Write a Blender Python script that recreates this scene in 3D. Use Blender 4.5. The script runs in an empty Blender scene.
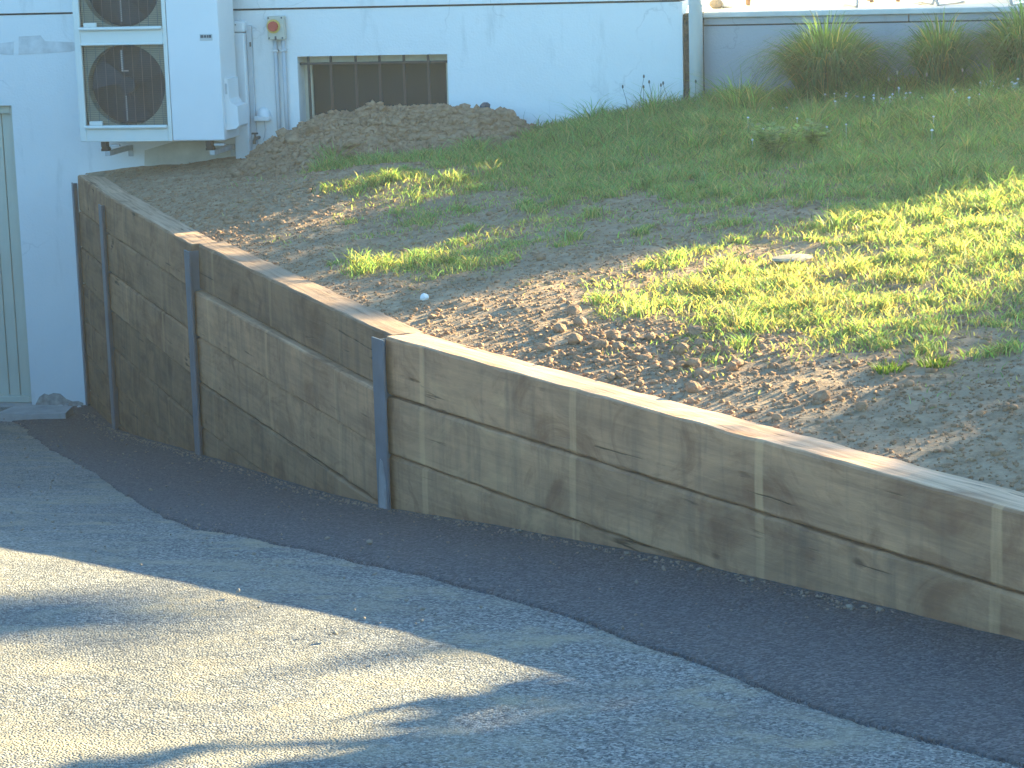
import bpy, bmesh, math, random
import numpy as np
from mathutils import Matrix, Vector

random.seed(7)
rng = np.random.default_rng(7)
scene = bpy.context.scene
COL = scene.collection
rad = math.radians

# ------------------------------------------------------------------ camera
F_PX, YAW, PITCH, ROLL = 2400.0, rad(12), math.atan(479 / 2400.0), rad(1.66)
CAM = np.array([6.4, -15.7, 3.45])
r0 = np.array([math.cos(YAW), math.sin(YAW), 0]); a0 = np.array([-math.sin(YAW), math.cos(YAW), 0]); u0 = np.array([0, 0, 1.0])
fwd = a0 * math.cos(PITCH) - u0 * math.sin(PITCH); up = u0 * math.cos(PITCH) + a0 * math.sin(PITCH)
cr, sr = math.cos(ROLL), math.sin(ROLL)
Rc = cr * r0 - sr * up; Uc = sr * r0 + cr * up
cam = bpy.data.cameras.new('camera'); cam_ob = bpy.data.objects.new('camera', cam); COL.objects.link(cam_ob)
cam.sensor_width = 36; cam.lens = F_PX / 1024 * 36; cam.clip_start = 0.05; cam.clip_end = 2000
cam_ob.matrix_world = Matrix(((Rc[0], Uc[0], -fwd[0], CAM[0]), (Rc[1], Uc[1], -fwd[1], CAM[1]), (Rc[2], Uc[2], -fwd[2], CAM[2]), (0, 0, 0, 1)))
scene.camera = cam_ob

# ------------------------------------------------------------------ light
SUN_AZ, SUN_EL = rad(42), rad(16)          # azimuth from +Y towards +X
world = bpy.data.worlds.new('World'); scene.world = world; world.use_nodes = True
wn = world.node_tree.nodes; wl = world.node_tree.links
sky = wn.new('ShaderNodeTexSky'); sky.sky_type = 'NISHITA'; sky.sun_disc = False
sky.sun_elevation = SUN_EL; sky.sun_rotation = SUN_AZ
sky.air_density = 1.0; sky.dust_density = 0.6; sky.ozone_density = 4.0; sky.altitude = 100
bg = wn['Background']; bg.inputs['Strength'].default_value = 0.065
tint = wn.new('ShaderNodeMix'); tint.data_type = 'RGBA'; tint.blend_type = 'MULTIPLY'; tint.inputs[0].default_value = 1.0
tint.inputs[7].default_value = (0.73, 1.0, 1.0, 1); wl.new(sky.outputs[0], tint.inputs[6]); wl.new(tint.outputs[2], bg.inputs['Color'])
sd = bpy.data.lights.new('sun', 'SUN'); sd.energy = 4.0; sd.angle = rad(0.53); sd.color = (1.0, 0.83, 0.46)
so = bpy.data.objects.new('sun', sd); COL.objects.link(so)
dvec = Vector((math.sin(SUN_AZ) * math.cos(SUN_EL), math.cos(SUN_AZ) * math.cos(SUN_EL), math.sin(SUN_EL)))
so.rotation_euler = dvec.to_track_quat('Z', 'Y').to_euler(); so.location = (20, 20, 15)
vs = scene.view_settings
vs.view_transform = 'Standard'; vs.look = 'None'; vs.exposure = 3.25; vs.gamma = 1.0; vs.use_curve_mapping = False
scene.render.engine = 'CYCLES'

# ------------------------------------------------------------------ helpers
def mesh_arrays(name, V, faces_idx, loop_total, mat, parent=None, smooth=False, colors=None):
    me = bpy.data.meshes.new(name)
    V = np.asarray(V, np.float32)
    li = np.asarray(faces_idx, np.int32).ravel(); lt = np.asarray(loop_total, np.int32)
    me.vertices.add(len(V)); me.vertices.foreach_set('co', V.ravel())
    me.loops.add(len(li)); me.loops.foreach_set('vertex_index', li)
    me.polygons.add(len(lt)); ls = np.concatenate(([0], np.cumsum(lt)[:-1])).astype(np.int32)
    me.polygons.foreach_set('loop_start', ls); me.polygons.foreach_set('loop_total', lt)
    if smooth: me.polygons.foreach_set('use_smooth', np.ones(len(lt), bool))
    if colors is not None:
        at = me.color_attributes.new('tint', 'FLOAT_COLOR', 'POINT')
        at.data.foreach_set('color', np.asarray(colors, np.float32).ravel())
    me.update(calc_edges=True)
    if mat: me.materials.append(mat)
    o = bpy.data.objects.new(name, me); COL.objects.link(o)
    if parent: o.parent = parent
    return o

class MB:
    """collects shapes for one mesh"""
    def __init__(s): s.v = []; s.f = []
    def add(s, vs_, fs):
        k = len(s.v); s.v += [tuple(map(float, p)) for p in vs_]; s.f += [tuple(i + k for i in f) for f in fs]; return s
    def box(s, x0, x1, y0, y1, z0, z1, c=0.0):
        if c <= 0:
            P = [(x, y, z) for z in (z0, z1) for y in (y0, y1) for x in (x0, x1)]
            return s.add(P, [(0, 2, 3, 1), (4, 5, 7, 6), (0, 1, 5, 4), (2, 6, 7, 3), (0, 4, 6, 2), (1, 3, 7, 5)])
        bm = bmesh.new(); bmesh.ops.create_cube(bm, size=1)
        for v in bm.verts: v.co = ((x0 + x1) / 2 + v.co.x * (x1 - x0), (y0 + y1) / 2 + v.co.y * (y1 - y0), (z0 + z1) / 2 + v.co.z * (z1 - z0))
        bmesh.ops.bevel(bm, geom=bm.edges[:], offset=c, segments=2, affect='EDGES', profile=.5)
        bm.verts.index_update()
        s.add([v.co for v in bm.verts], [[v.index for v in f.verts] for f in bm.faces]); bm.free(); return s
    def tube(s, pts, r, n=8, cap=True):
        pts = [Vector(p) for p in pts]; rs = r if isinstance(r, (list, tuple)) else [r] * len(pts)
        k = len(s.v); prev = None
        for i, p in enumerate(pts):
            t = (pts[min(i + 1, len(pts) - 1)] - pts[max(i - 1, 0)]).normalized()
            if prev is None: prev = t.orthogonal().normalized()
            a = (prev - t * prev.dot(t)).normalized(); b = t.cross(a); prev = a
            for j in range(n):
                q = p + (a * math.cos(2 * math.pi * j / n) + b * math.sin(2 * math.pi * j / n)) * rs[i]
                s.v.append(tuple(q))
        for i in range(len(pts) - 1):
            for j in range(n):
                s.f.append((k + i * n + j, k + i * n + (j + 1) % n, k + (i + 1) * n + (j + 1) % n, k + (i + 1) * n + j))
        if cap:
            s.f.append(tuple(k + j for j in reversed(range(n)))); e = k + (len(pts) - 1) * n; s.f.append(tuple(e + j for j in range(n)))
        return s
    def prism(s, prof, axis, a, b):
        """profile of 2-D points extruded along axis 'x','y' or 'z' between a and b"""
        def P(p, t): return {'x': (t, p[0], p[1]), 'y': (p[0], t, p[1]), 'z': (p[0], p[1], t)}[axis]
        n = len(prof); vs_ = [P(p, a) for p in prof] + [P(p, b) for p in prof]
        return s.add(vs_, [tuple(range(n))[::-1], tuple(range(n, 2 * n))] + [(i, (i + 1) % n, n + (i + 1) % n, n + i) for i in range(n)])
    def build(s, name, mat, parent=None, smooth=False):
        me = bpy.data.meshes.new(name); me.from_pydata(s.v, [], s.f); me.update()
        bm = bmesh.new(); bm.from_mesh(me); bmesh.ops.recalc_face_normals(bm, faces=bm.faces[:]); bm.to_mesh(me); bm.free()
        if smooth:
            for p in me.polygons: p.use_smooth = True
        me.materials.append(mat)
        o = bpy.data.objects.new(name, me); COL.objects.link(o)
        if parent: o.parent = parent
        return o

def thing(name, label, cat, loc=(0, 0, 0), rz=0, group=None):
    o = bpy.data.objects.new(name, None); COL.objects.link(o); o.location = loc; o.rotation_euler = (0, 0, rz)
    o.empty_display_size = .1
    o['label'] = label; o['category'] = cat
    if group: o['group'] = group
    return o
def tag(o, label, cat, group=None):
    o['label'] = label; o['category'] = cat
    if group: o['group'] = group
    return o
def struct(o): o['kind'] = 'structure'; return o
def stuff(o, label=None, cat=None):
    o['kind'] = 'stuff'
    if label: o['label'] = label; o['category'] = cat
    return o

# value noise -------------------------------------------------------
_tab = np.random.default_rng(99).random((256, 256))
def vn(x, y, s=0):
    x = np.asarray(x, float) + 37.7 * s + 400; y = np.asarray(y, float) + 19.3 * s + 400
    xi = np.floor(x).astype(int); yi = np.floor(y).astype(int); fx = x - xi; fy = y - yi
    fx = fx * fx * (3 - 2 * fx); fy = fy * fy * (3 - 2 * fy)
    t = lambda a, b: _tab[a % 256, b % 256]
    return (t(xi, yi) * (1 - fx) + t(xi + 1, yi) * fx) * (1 - fy) + (t(xi, yi + 1) * (1 - fx) + t(xi + 1, yi + 1) * fx) * fy
def fbm(x, y, f, o=4, s=0):
    r = 0; a = .5
    for k in range(o): r = r + a * (vn(x * f, y * f, s + k) - .5); f *= 2.03; a *= .5
    return r

# materials ----------------------------------------------------------
def new_mat(name, rough=.8, spec=.3):
    m = bpy.data.materials.new(name); m.use_nodes = True
    b = m.node_tree.nodes['Principled BSDF']; b.inputs['Roughness'].default_value = rough; b.inputs['Specular IOR Level'].default_value = spec
    return m, m.node_tree.nodes, m.node_tree.links, b
def nd(N, t, **kw):
    n = N.new(t)
    for k, v in kw.items():
        if k in n.inputs: n.inputs[k].default_value = v
        else: setattr(n, k, v)
    return n
def ramp(N, L, src, stops):
    r = N.new('ShaderNodeValToRGB'); e = r.color_ramp.elements
    while len(e) < len(stops): e.new(.5)
    for i, (p, c) in enumerate(stops): e[i].position = p; e[i].color = (*c, 1) if len(c) == 3 else c
    L.new(src, r.inputs[0]); return r.outputs[0]
def mix(N, L, fac, a, b, mode='MIX'):
    m = N.new('ShaderNodeMix'); m.data_type = 'RGBA'; m.blend_type = mode
    for k, v in ((0, fac), (6, a), (7, b)):
        if hasattr(v, 'is_linked'): L.new(v, m.inputs[k])
        elif k == 0: m.inputs[0].default_value = v
        else: m.inputs[k].default_value = (*v, 1)
    return m.outputs[2]
def noise(N, L, vec, scale, detail=5, rough=.55, dist=0):
    n = nd(N, 'ShaderNodeTexNoise', Scale=scale, Detail=detail, Roughness=rough, Distortion=dist)
    if vec is not None: L.new(vec, n.inputs['Vector'])
    return n.outputs['Fac']
def mapping(N, L, src, scale=(1, 1, 1), loc=(0, 0, 0), rot=(0, 0, 0)):
    m = N.new('ShaderNodeMapping'); m.inputs['Scale'].default_value = scale; m.inputs['Location'].default_value = loc; m.inputs['Rotation'].default_value = rot
    L.new(src, m.inputs['Vector']); return m.outputs[0]
def bump(N, L, b, h, strength, dist=.01):
    n = nd(N, 'ShaderNodeBump', Strength=strength, Distance=dist); L.new(h, n.inputs['Height']); L.new(n.outputs[0], b.inputs['Normal']); return n
def mth(N, L, op, a, b=None, clamp=False):
    n = N.new('ShaderNodeMath'); n.operation = op; n.use_clamp = clamp
    for i, v in enumerate((a, b)):
        if v is None: continue
        if hasattr(v, 'is_linked'): L.new(v, n.inputs[i])
        else: n.inputs[i].default_value = v
    return n.outputs[0]
def pos(N): return N.new('ShaderNodeNewGeometry').outputs['Position']

def plain(name, col, rough=.6, var=.12, scale=9, bumpy=.0, metal=0, spec=.4):
    m, N, L, b = new_mat(name, rough, spec); b.inputs['Metallic'].default_value = metal
    p = pos(N); n = noise(N, L, p, scale, 6)
    lo = tuple(c * (1 - var) for c in col); hi = tuple(min(1, c * (1 + var)) for c in col)
    L.new(ramp(N, L, n, [(.3, lo), (.7, hi)]), b.inputs['Base Color'])
    if bumpy: bump(N, L, b, noise(N, L, p, scale * 8, 4), bumpy, .004)
    return m

def mat_wall(name, col, dirt, crack=.25):
    m, N, L, b = new_mat(name, .85, .25); p = pos(N)
    n1 = noise(N, L, p, 1.3, 6, .6); n2 = noise(N, L, mapping(N, L, p, (2.2, 2.2, .5)), 2.5, 6, .65)
    c = ramp(N, L, n1, [(.3, tuple(x * .93 for x in col)), (.7, col)])
    st = ramp(N, L, n2, [(.56, (0, 0, 0)), (.75, (1, 1, 1))])
    c = mix(N, L, mth(N, L, 'MULTIPLY', st, .65), c, dirt)
    # hairline cracks
    v = nd(N, 'ShaderNodeTexVoronoi', Scale=1.1); v.feature = 'DISTANCE_TO_EDGE'
    wv = nd(N, 'ShaderNodeVectorMath'); wv.operation = 'ADD'
    nz = nd(N, 'ShaderNodeTexNoise', Scale=4.0, Detail=6.0); L.new(p, nz.inputs['Vector'])
    sc = nd(N, 'ShaderNodeVectorMath'); sc.operation = 'SCALE'; sc.inputs['Scale'].default_value = .35; L.new(nz.outputs['Color'], sc.inputs[0])
    L.new(p, wv.inputs[0]); L.new(sc.outputs[0], wv.inputs[1]); L.new(wv.outputs[0], v.inputs['Vector'])
    ck = ramp(N, L, v.outputs['Distance'], [(.0, (1, 1, 1)), (.006, (0, 0, 0))])
    gate = ramp(N, L, noise(N, L, p, .9, 2), [(.5, (0, 0, 0)), (.6, (1, 1, 1))])
    ckg = mth(N, L, 'MULTIPLY', ck, mth(N, L, 'MULTIPLY', gate, crack))
    c = mix(N, L, ckg, c, tuple(x * .35 for x in col))
    # brushed grain
    L.new(c, b.inputs['Base Color'])
    h = mth(N, L, 'ADD', noise(N, L, p, 70, 4), mth(N, L, 'MULTIPLY', noise(N, L, p, 9, 5), 1.5))
    bump(N, L, b, h, .45, .007)
    return m

def mat_wood():
    m, N, L, b = new_mat('oak_sleeper', .82, .25)
    tc = N.new('ShaderNodeTexCoord'); oi = N.new('ShaderNodeObjectInfo')
    sc = nd(N, 'ShaderNodeVectorMath'); sc.operation = 'ADD'
    cmb = N.new('ShaderNodeCombineXYZ')
    for i in range(3): L.new(mth(N, L, 'MULTIPLY', oi.outputs['Random'], 31.0 + 17 * i), cmb.inputs[i])
    L.new(tc.outputs['Object'], sc.inputs[0]); L.new(cmb.outputs[0], sc.inputs[1]); p = sc.outputs[0]
    gr = noise(N, L, mapping(N, L, p, (1.2, 26, 26)), 1.6, 8, .62, .35)       # fine grain along the length
    big = noise(N, L, mapping(N, L, p, (1.3, 3, 3)), 1.4, 5, .6, .6)          # broad tone
    vert = noise(N, L, mapping(N, L, p, (9, 1.2, .9)), 1.5, 5, .6)            # run marks down the face
    blot = noise(N, L, mapping(N, L, p, (1, 1.5, 1.5)), 2.1, 8, .66, 1.6)
    c = ramp(N, L, big, [(.28, (.125, .098, .08)), (.45, (.215, .168, .128)), (.6, (.30, .228, .162)), (.78, (.28, .23, .185))])
    c = mix(N, L, .26, c, ramp(N, L, gr, [(.3, (.10, .075, .055)), (.5, (.27, .205, .14)), (.7, (.40, .31, .20))]))
    c = mix(N, L, mth(N, L, 'MULTIPLY', ramp(N, L, vert, [(.5, (0, 0, 0)), (.7, (1, 1, 1))]), .45), c, (.085, .08, .078))
    c = mix(N, L, mth(N, L, 'MULTIPLY', ramp(N, L, blot, [(.50, (0, 0, 0)), (.66, (1, 1, 1))]), .58), c, (.10, .058, .042))
    c = mix(N, L, mth(N, L, 'MULTIPLY', ramp(N, L, blot, [(.30, (1, 1, 1)), (.42, (0, 0, 0))]), .4), c, (.40, .33, .22))
    # pale slat marks left by the packing battens: offset in object colour R, strength in G
    sep = N.new('ShaderNodeSeparateXYZ'); L.new(tc.outputs['Object'], sep.inputs[0])
    oc = N.new('ShaderNodeSeparateColor'); L.new(oi.outputs['Color'], oc.inputs[0])
    wob = mth(N, L, 'MULTIPLY', mth(N, L, 'SUBTRACT', noise(N, L, p, 5, 3), .5), .02)
    x = mth(N, L, 'ADD', mth(N, L, 'SUBTRACT', sep.outputs[0], oc.outputs[0]), wob)
    md = N.new('ShaderNodeMath'); md.operation = 'PINGPONG'; L.new(x, md.inputs[0]); md.inputs[1].default_value = .559
    sm = ramp(N, L, md.outputs[0], [(.0, (1, 1, 1)), (.018, (1, 1, 1)), (.026, (0, 0, 0))])
    sm = mth(N, L, 'MULTIPLY', sm, mth(N, L, 'MULTIPLY', oc.outputs[1], ramp(N, L, vert, [(.3, (.85, .85, .85)), (.7, (.15, .15, .15))])))
    c = mix(N, L, sm, c, (.42, .35, .235))
    # freshly sawn upper face, paler than the weathered sides; half strength paints one lit ledge
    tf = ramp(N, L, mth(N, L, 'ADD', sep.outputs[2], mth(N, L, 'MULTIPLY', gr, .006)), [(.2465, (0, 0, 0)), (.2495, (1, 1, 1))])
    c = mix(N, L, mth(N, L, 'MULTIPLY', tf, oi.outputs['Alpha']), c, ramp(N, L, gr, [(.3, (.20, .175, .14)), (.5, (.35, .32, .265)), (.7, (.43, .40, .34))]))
    # checks (long cracks) and knots
    ckv = nd(N, 'ShaderNodeTexVoronoi', Scale=1.0); ckv.feature = 'DISTANCE_TO_EDGE'
    L.new(mapping(N, L, p, (.22, 7, 7)), ckv.inputs['Vector'])
    ck = ramp(N, L, mth(N, L, 'ADD', ckv.outputs['Distance'], mth(N, L, 'MULTIPLY', mth(N, L, 'SUBTRACT', gr, .5), .12)), [(.0, (1, 1, 1)), (.012, (0, 0, 0))])
    gate = ramp(N, L, noise(N, L, mapping(N, L, p, (1.5, 2, 2)), 2.3, 3), [(.56, (0, 0, 0)), (.64, (1, 1, 1))])
    ckg = mth(N, L, 'MULTIPLY', ck, gate)
    c = mix(N, L, mth(N, L, 'MULTIPLY', ckg, .8), c, (.03, .024, .02))
    kn = nd(N, 'ShaderNodeTexVoronoi', Scale=1.0); L.new(mapping(N, L, p, (1.9, 4.2, 4.2)), kn.inputs['Vector'])
    kk = ramp(N, L, mth(N, L, 'ADD', kn.outputs['Distance'], mth(N, L, 'MULTIPLY', gr, .08)), [(.075, (1, 1, 1)), (.12, (0, 0, 0))])
    c = mix(N, L, mth(N, L, 'MULTIPLY', kk, .75), c, (.05, .033, .028))
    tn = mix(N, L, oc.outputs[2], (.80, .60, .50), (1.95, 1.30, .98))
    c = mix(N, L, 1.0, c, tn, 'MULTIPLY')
    L.new(c, b.inputs['Base Color'])
    h = mth(N, L, 'SUBTRACT', mth(N, L, 'MULTIPLY', gr, .7), mth(N, L, 'MULTIPLY', ckg, 1.4))
    h = mth(N, L, 'ADD', h, mth(N, L, 'MULTIPLY', noise(N, L, mapping(N, L, p, (6, 30, 30)), 5, 3), .35))
    bump(N, L, b, h, .55, .006)
    return m

def mat_old_asphalt():
    m, N, L, b = new_mat('worn_asphalt', .9, .3); p = pos(N)
    v = nd(N, 'ShaderNodeTexVoronoi', Scale=135.0); L.new(p, v.inputs['Vector'])
    sp = N.new('ShaderNodeSeparateColor'); L.new(v.outputs['Color'], sp.inputs[0])
    c = ramp(N, L, sp.outputs[0], [(.0, (.05, .052, .056)), (.3, (.13, .132, .132)), (.65, (.225, .22, .208)), (1, (.40, .385, .35))])
    big = noise(N, L, p, .9, 6, .6); str_ = noise(N, L, mapping(N, L, p, (1.0, 1.9, 1), rot=(0, 0, rad(38))), 1.6, 8, .68, .8)
    c = mix(N, L, mth(N, L, 'MULTIPLY', ramp(N, L, big, [(.35, (1, 1, 1)), (.6, (0, 0, 0))]), .4), c, (.075, .077, .08))
    dust = mth(N, L, 'MULTIPLY', ramp(N, L, str_, [(.47, (0, 0, 0)), (.66, (1, 1, 1))]), .6)
    c = mix(N, L, dust, c, (.33, .285, .205))
    d2 = mth(N, L, 'MULTIPLY', ramp(N, L, noise(N, L, p, 3.3, 7, .7), [(.54, (0, 0, 0)), (.68, (1, 1, 1))]), .62)
    c = mix(N, L, d2, c, (.36, .295, .19))
    L.new(c, b.inputs['Base Color'])
    h = mth(N, L, 'ADD', mth(N, L, 'MULTIPLY', v.outputs['Distance'], -.9), mth(N, L, 'MULTIPLY', noise(N, L, p, 40, 5), 1.2))
    bump(N, L, b, h, .85, .007)
    return m

def mat_new_asphalt():
    m, N, L, b = new_mat('fresh_asphalt', .75, .35); p = pos(N)
    v = nd(N, 'ShaderNodeTexVoronoi', Scale=110.0); L.new(p, v.inputs['Vector'])
    sp = N.new('ShaderNodeSeparateColor'); L.new(v.outputs['Color'], sp.inputs[0])
    c = ramp(N, L, sp.outputs[0], [(.0, (.032, .038, .045)), (.6, (.066, .074, .085)), (1, (.125, .13, .138))])
    dust = mth(N, L, 'MULTIPLY', ramp(N, L, noise(N, L, p, 2.2, 6, .65), [(.55, (0, 0, 0)), (.8, (1, 1, 1))]), .35)
    c = mix(N, L, dust, c, (.11, .105, .095))
    L.new(c, b.inputs['Base Color'])
    h = mth(N, L, 'ADD', mth(N, L, 'MULTIPLY', v.outputs['Distance'], -1.0), mth(N, L, 'MULTIPLY', noise(N, L, p, 30, 4), 1.0))
    bump(N, L, b, h, .9, .008)
    return m

def mat_soil(name, cols, sc=14):
    m, N, L, b = new_mat(name, .95, .15); p = pos(N)
    n1 = noise(N, L, p, sc, 8, .65); n2 = noise(N, L, p, 1.1, 4)
    c = ramp(N, L, n1, [(.3, cols[0]), (.52, cols[1]), (.75, cols[2])])
    c = mix(N, L, mth(N, L, 'MULTIPLY', ramp(N, L, n2, [(.4, (0, 0, 0)), (.65, (1, 1, 1))]), .35), c, tuple(x * .75 for x in cols[1]))
    L.new(c, b.inputs['Base Color'])
    bump(N, L, b, mth(N, L, 'ADD', noise(N, L, p, 60, 6, .7), mth(N, L, 'MULTIPLY', noise(N, L, p, 18, 4), 2)), .8, .012)
    return m

def mat_leaf(name, trans=.45, rough=.55):
    """blade and leaf material: tint from the mesh attribute, light shines through"""
    m, N, L, b = new_mat(name, rough, .3)
    at = N.new('ShaderNodeAttribute'); at.attribute_name = 'tint'
    L.new(at.outputs['Color'], b.inputs['Base Color'])
    tr = N.new('ShaderNodeBsdfTranslucent')
    tc = mix(N, L, 1.0, at.outputs['Color'], (1.5, 1.45, .7), 'MULTIPLY'); L.new(tc, tr.inputs['Color'])
    ms = N.new('ShaderNodeMixShader'); ms.inputs[0].default_value = trans
    L.new(b.outputs[0], ms.inputs[1]); L.new(tr.outputs[0], ms.inputs[2])
    L.new(ms.outputs[0], N['Material Output'].inputs['Surface'])
    return m

M = {}
M['white_wall'] = mat_wall('white_render', (.80, .80, .79), (.52, .52, .50), .3)
M['grey_wall'] = mat_wall('grey_render', (.38, .40, .43), (.27, .26, .25), .35)
M['beige_shade'] = plain('beige_shade', (.52, .49, .42), .9, .2, 5, .3)
M['plaster_grey'] = plain('grey_plaster', (.62, .61, .60), .9, .18, 11, .3)
M['flake'] = plain('flaked_plaster', (.34, .33, .31), .95, .35, 22, .6)
M['joint'] = plain('dark_joint', (.06, .06, .065), .9)
M['door'] = plain('cream_door', (.55, .55, .46), .5, .05, 3)
M['groove'] = plain('door_groove', (.16, .16, .14), .8)
M['metal_white'] = plain('off_white_metal', (.68, .69, .65), .42, .04, 4)
M['metal_panel'] = plain('white_metal_panel', (.72, .73, .74), .4, .03, 3)
M['beige'] = plain('beige_metal', (.27, .27, .205), .6, .08, 6)
M['dark_coil'] = plain('dark_coil', (.025, .05, .075), .5, .2, 30)
M['black_plastic'] = plain('black_plastic', (.016, .036, .055), .5)
M['wire'] = plain('grille_wire', (.05, .065, .075), .5)
M['edge_highlight'] = plain('edge_highlight', (.33, .35, .36), .5)
M['rib'] = plain('rib_wire', (.09, .11, .125), .5)
M['rubber'] = plain('dark_rubber', (.03, .03, .03), .8)
M['galv'] = plain('galvanised_steel', (.42, .44, .45), .45, .15, 20, metal=.3)
M['plate'] = plain('label_plate', (.50, .52, .52), .5, .05)
M['ink'] = plain('dark_ink', (.07, .09, .11), .6)
M['pvc'] = plain('white_plastic', (.74, .75, .76), .45, .04, 5)
M['pvc_grey'] = plain('grey_plastic', (.48, .50, .52), .5, .06, 5)
M['switch_box'] = plain('switch_box', (.52, .50, .42), .5, .06, 9)
M['yellow'] = plain('switch_yellow', (.62, .43, .12), .5, .06)
M['red'] = plain('switch_red', (.48, .055, .04), .4, .08)
M['brass'] = plain('dull_brass', (.10, .09, .075), .5)
M['steel'] = plain('painted_steel', (.10, .125, .155), .5, .18, 7, .1, spec=.5)
M['bare_steel'] = plain('scuffed_steel', (.24, .25, .26), .55, .2, 14)
M['bar'] = plain('window_bar', (.035, .038, .042), .5)
M['frame_cream'] = plain('cream_frame', (.60, .56, .45), .6)
M['lichen'] = mat_soil('lichen_concrete', [(.04, .035, .03), (.11, .10, .085), (.28, .27, .24)], 16)
M['roof'] = plain('roof_tile', (.25, .12, .08), .8, .25, 4)
M['coping'] = plain('pale_coping', (.55, .55, .52), .8, .12, 6, .2)
M['deck'] = plain('terrace_tile', (.60, .53, .43), .75, .1, 3, .1)
M['chair_metal'] = plain('chair_metal', (.50, .52, .55), .35, .05, 5, metal=.5)
M['chair_seat'] = plain('chair_seat', (.32, .33, .35), .7)
M['table_wood'] = plain('table_wood', (.20, .11, .06), .6, .25, 12)
M['pebble_white'] = plain('white_stone', (.72, .71, .69), .8, .1, 9)
M['pebble_brown'] = plain('brown_stone', (.33, .25, .17), .85, .2, 14)
M['slab'] = plain('pale_stone', (.34, .28, .2), .9, .15, 16, .4)
M['blue_stone'] = plain('blue_grey_stone', (.07, .08, .10), .7, .2, 20, .3)
M['concrete'] = plain('old_concrete', (.36, .36, .35), .9, .2, 8, .4)
M['wood'] = mat_wood()
M['asphalt'] = mat_old_asphalt()
M['new_asphalt'] = mat_new_asphalt()
M['soil'] = mat_soil('dry_soil', [(.21, .14, .088), (.36, .25, .162), (.48, .36, .245)])
M['clod'] = mat_soil('soil_clods', [(.235, .138, .082), (.375, .23, .142), (.48, .33, .212)], 22)
M['grit'] = plain('grey_grit', (.24, .20, .16), .9, .3, 40)
M['leaf'] = mat_leaf('grass_blade', .55)
M['tree_leaf'] = mat_leaf('tree_leaf', .3)
M['weed_stem'] = plain('weed_stem', (.16, .22, .09), .7)
M['bark'] = plain('bark', (.13, .095, .07), .9, .3, 14, .6)
M['ground'] = plain('far_ground', (.10, .12, .06), .95, .3, .4)
g_, GN, GL, GB = new_mat('window_glass', .05, .15); GB.inputs['Base Color'].default_value = (.018, .042, .05, 1); GB.inputs['IOR'].default_value = 1.45
GL.new(noise(GN, GL, pos(GN), 3, 3), nd(GN, 'ShaderNodeBump', Strength=.03, Distance=.02).inputs['Height'])
M['glass'] = g_

# ------------------------------------------------------------------ ground shapes
GY = np.array([-3, 0, 1, 3.4, 5, 6.14, 6.76, 7.44, 7.94, 8.87, 10.5, 12.5, 16, 30, 60])
GZ = np.array([0, .03, .09, .50, .74, .93, 1.04, 1.135, 1.2, 1.29, 1.40, 1.49, 1.57, 1.60, 1.6])
def drive_z(x, y):
    y = np.asarray(y, float)
    return (np.interp(-y - .35, GY, GZ) + np.interp(-y, GY, GZ) * 2 + np.interp(-y + .35, GY, GZ)) / 4
WP = np.array([(0, 0), (.64, -1.12), (2.03, -3.41), (3.82, -6.13), (7.29, -9.73), (11.46, -14.05), (20, -22.9)])
def wall_sd(x, y):
    """distance to the wall line, positive on the lawn side"""
    x = np.asarray(x, float); y = np.asarray(y, float); best = np.full(np.broadcast(x, y).shape, 1e9); sg = np.ones_like(best)
    for i in range(len(WP) - 1):
        d = WP[i + 1] - WP[i]; t = np.clip(((x - WP[i][0]) * d[0] + (y - WP[i][1]) * d[1]) / (d @ d), 0, 1)
        qx = WP[i][0] + t * d[0]; qy = WP[i][1] + t * d[1]; D = np.hypot(x - qx, y - qy)
        s = np.where(-(x - qx) * d[1] + (y - qy) * d[0] > 0, 1, -1)
        u = D < best; best = np.where(u, D, best); sg = np.where(u, s, sg)
    return best * sg
def lawn_z(x, y):
    x = np.asarray(x, float); y = np.asarray(y, float)
    zh = np.interp(x, [0, .4, 3.2, 4.3, 6.45, 9, 30], [1.70, 1.74, 1.96, 2.12, 2.24, 2.38, 2.42])
    a = np.maximum(wall_sd(x, y), 0); b = np.maximum(-y, 0); t = a / (a + b + 1e-6)
    return 1.645 + (zh - 1.645) * t ** .7 + .13 * np.exp(-((x - 2.5) ** 2 / .9 + (y + 1.9) ** 2 / .8)) * np.clip(a / .5, 0, 1)
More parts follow.
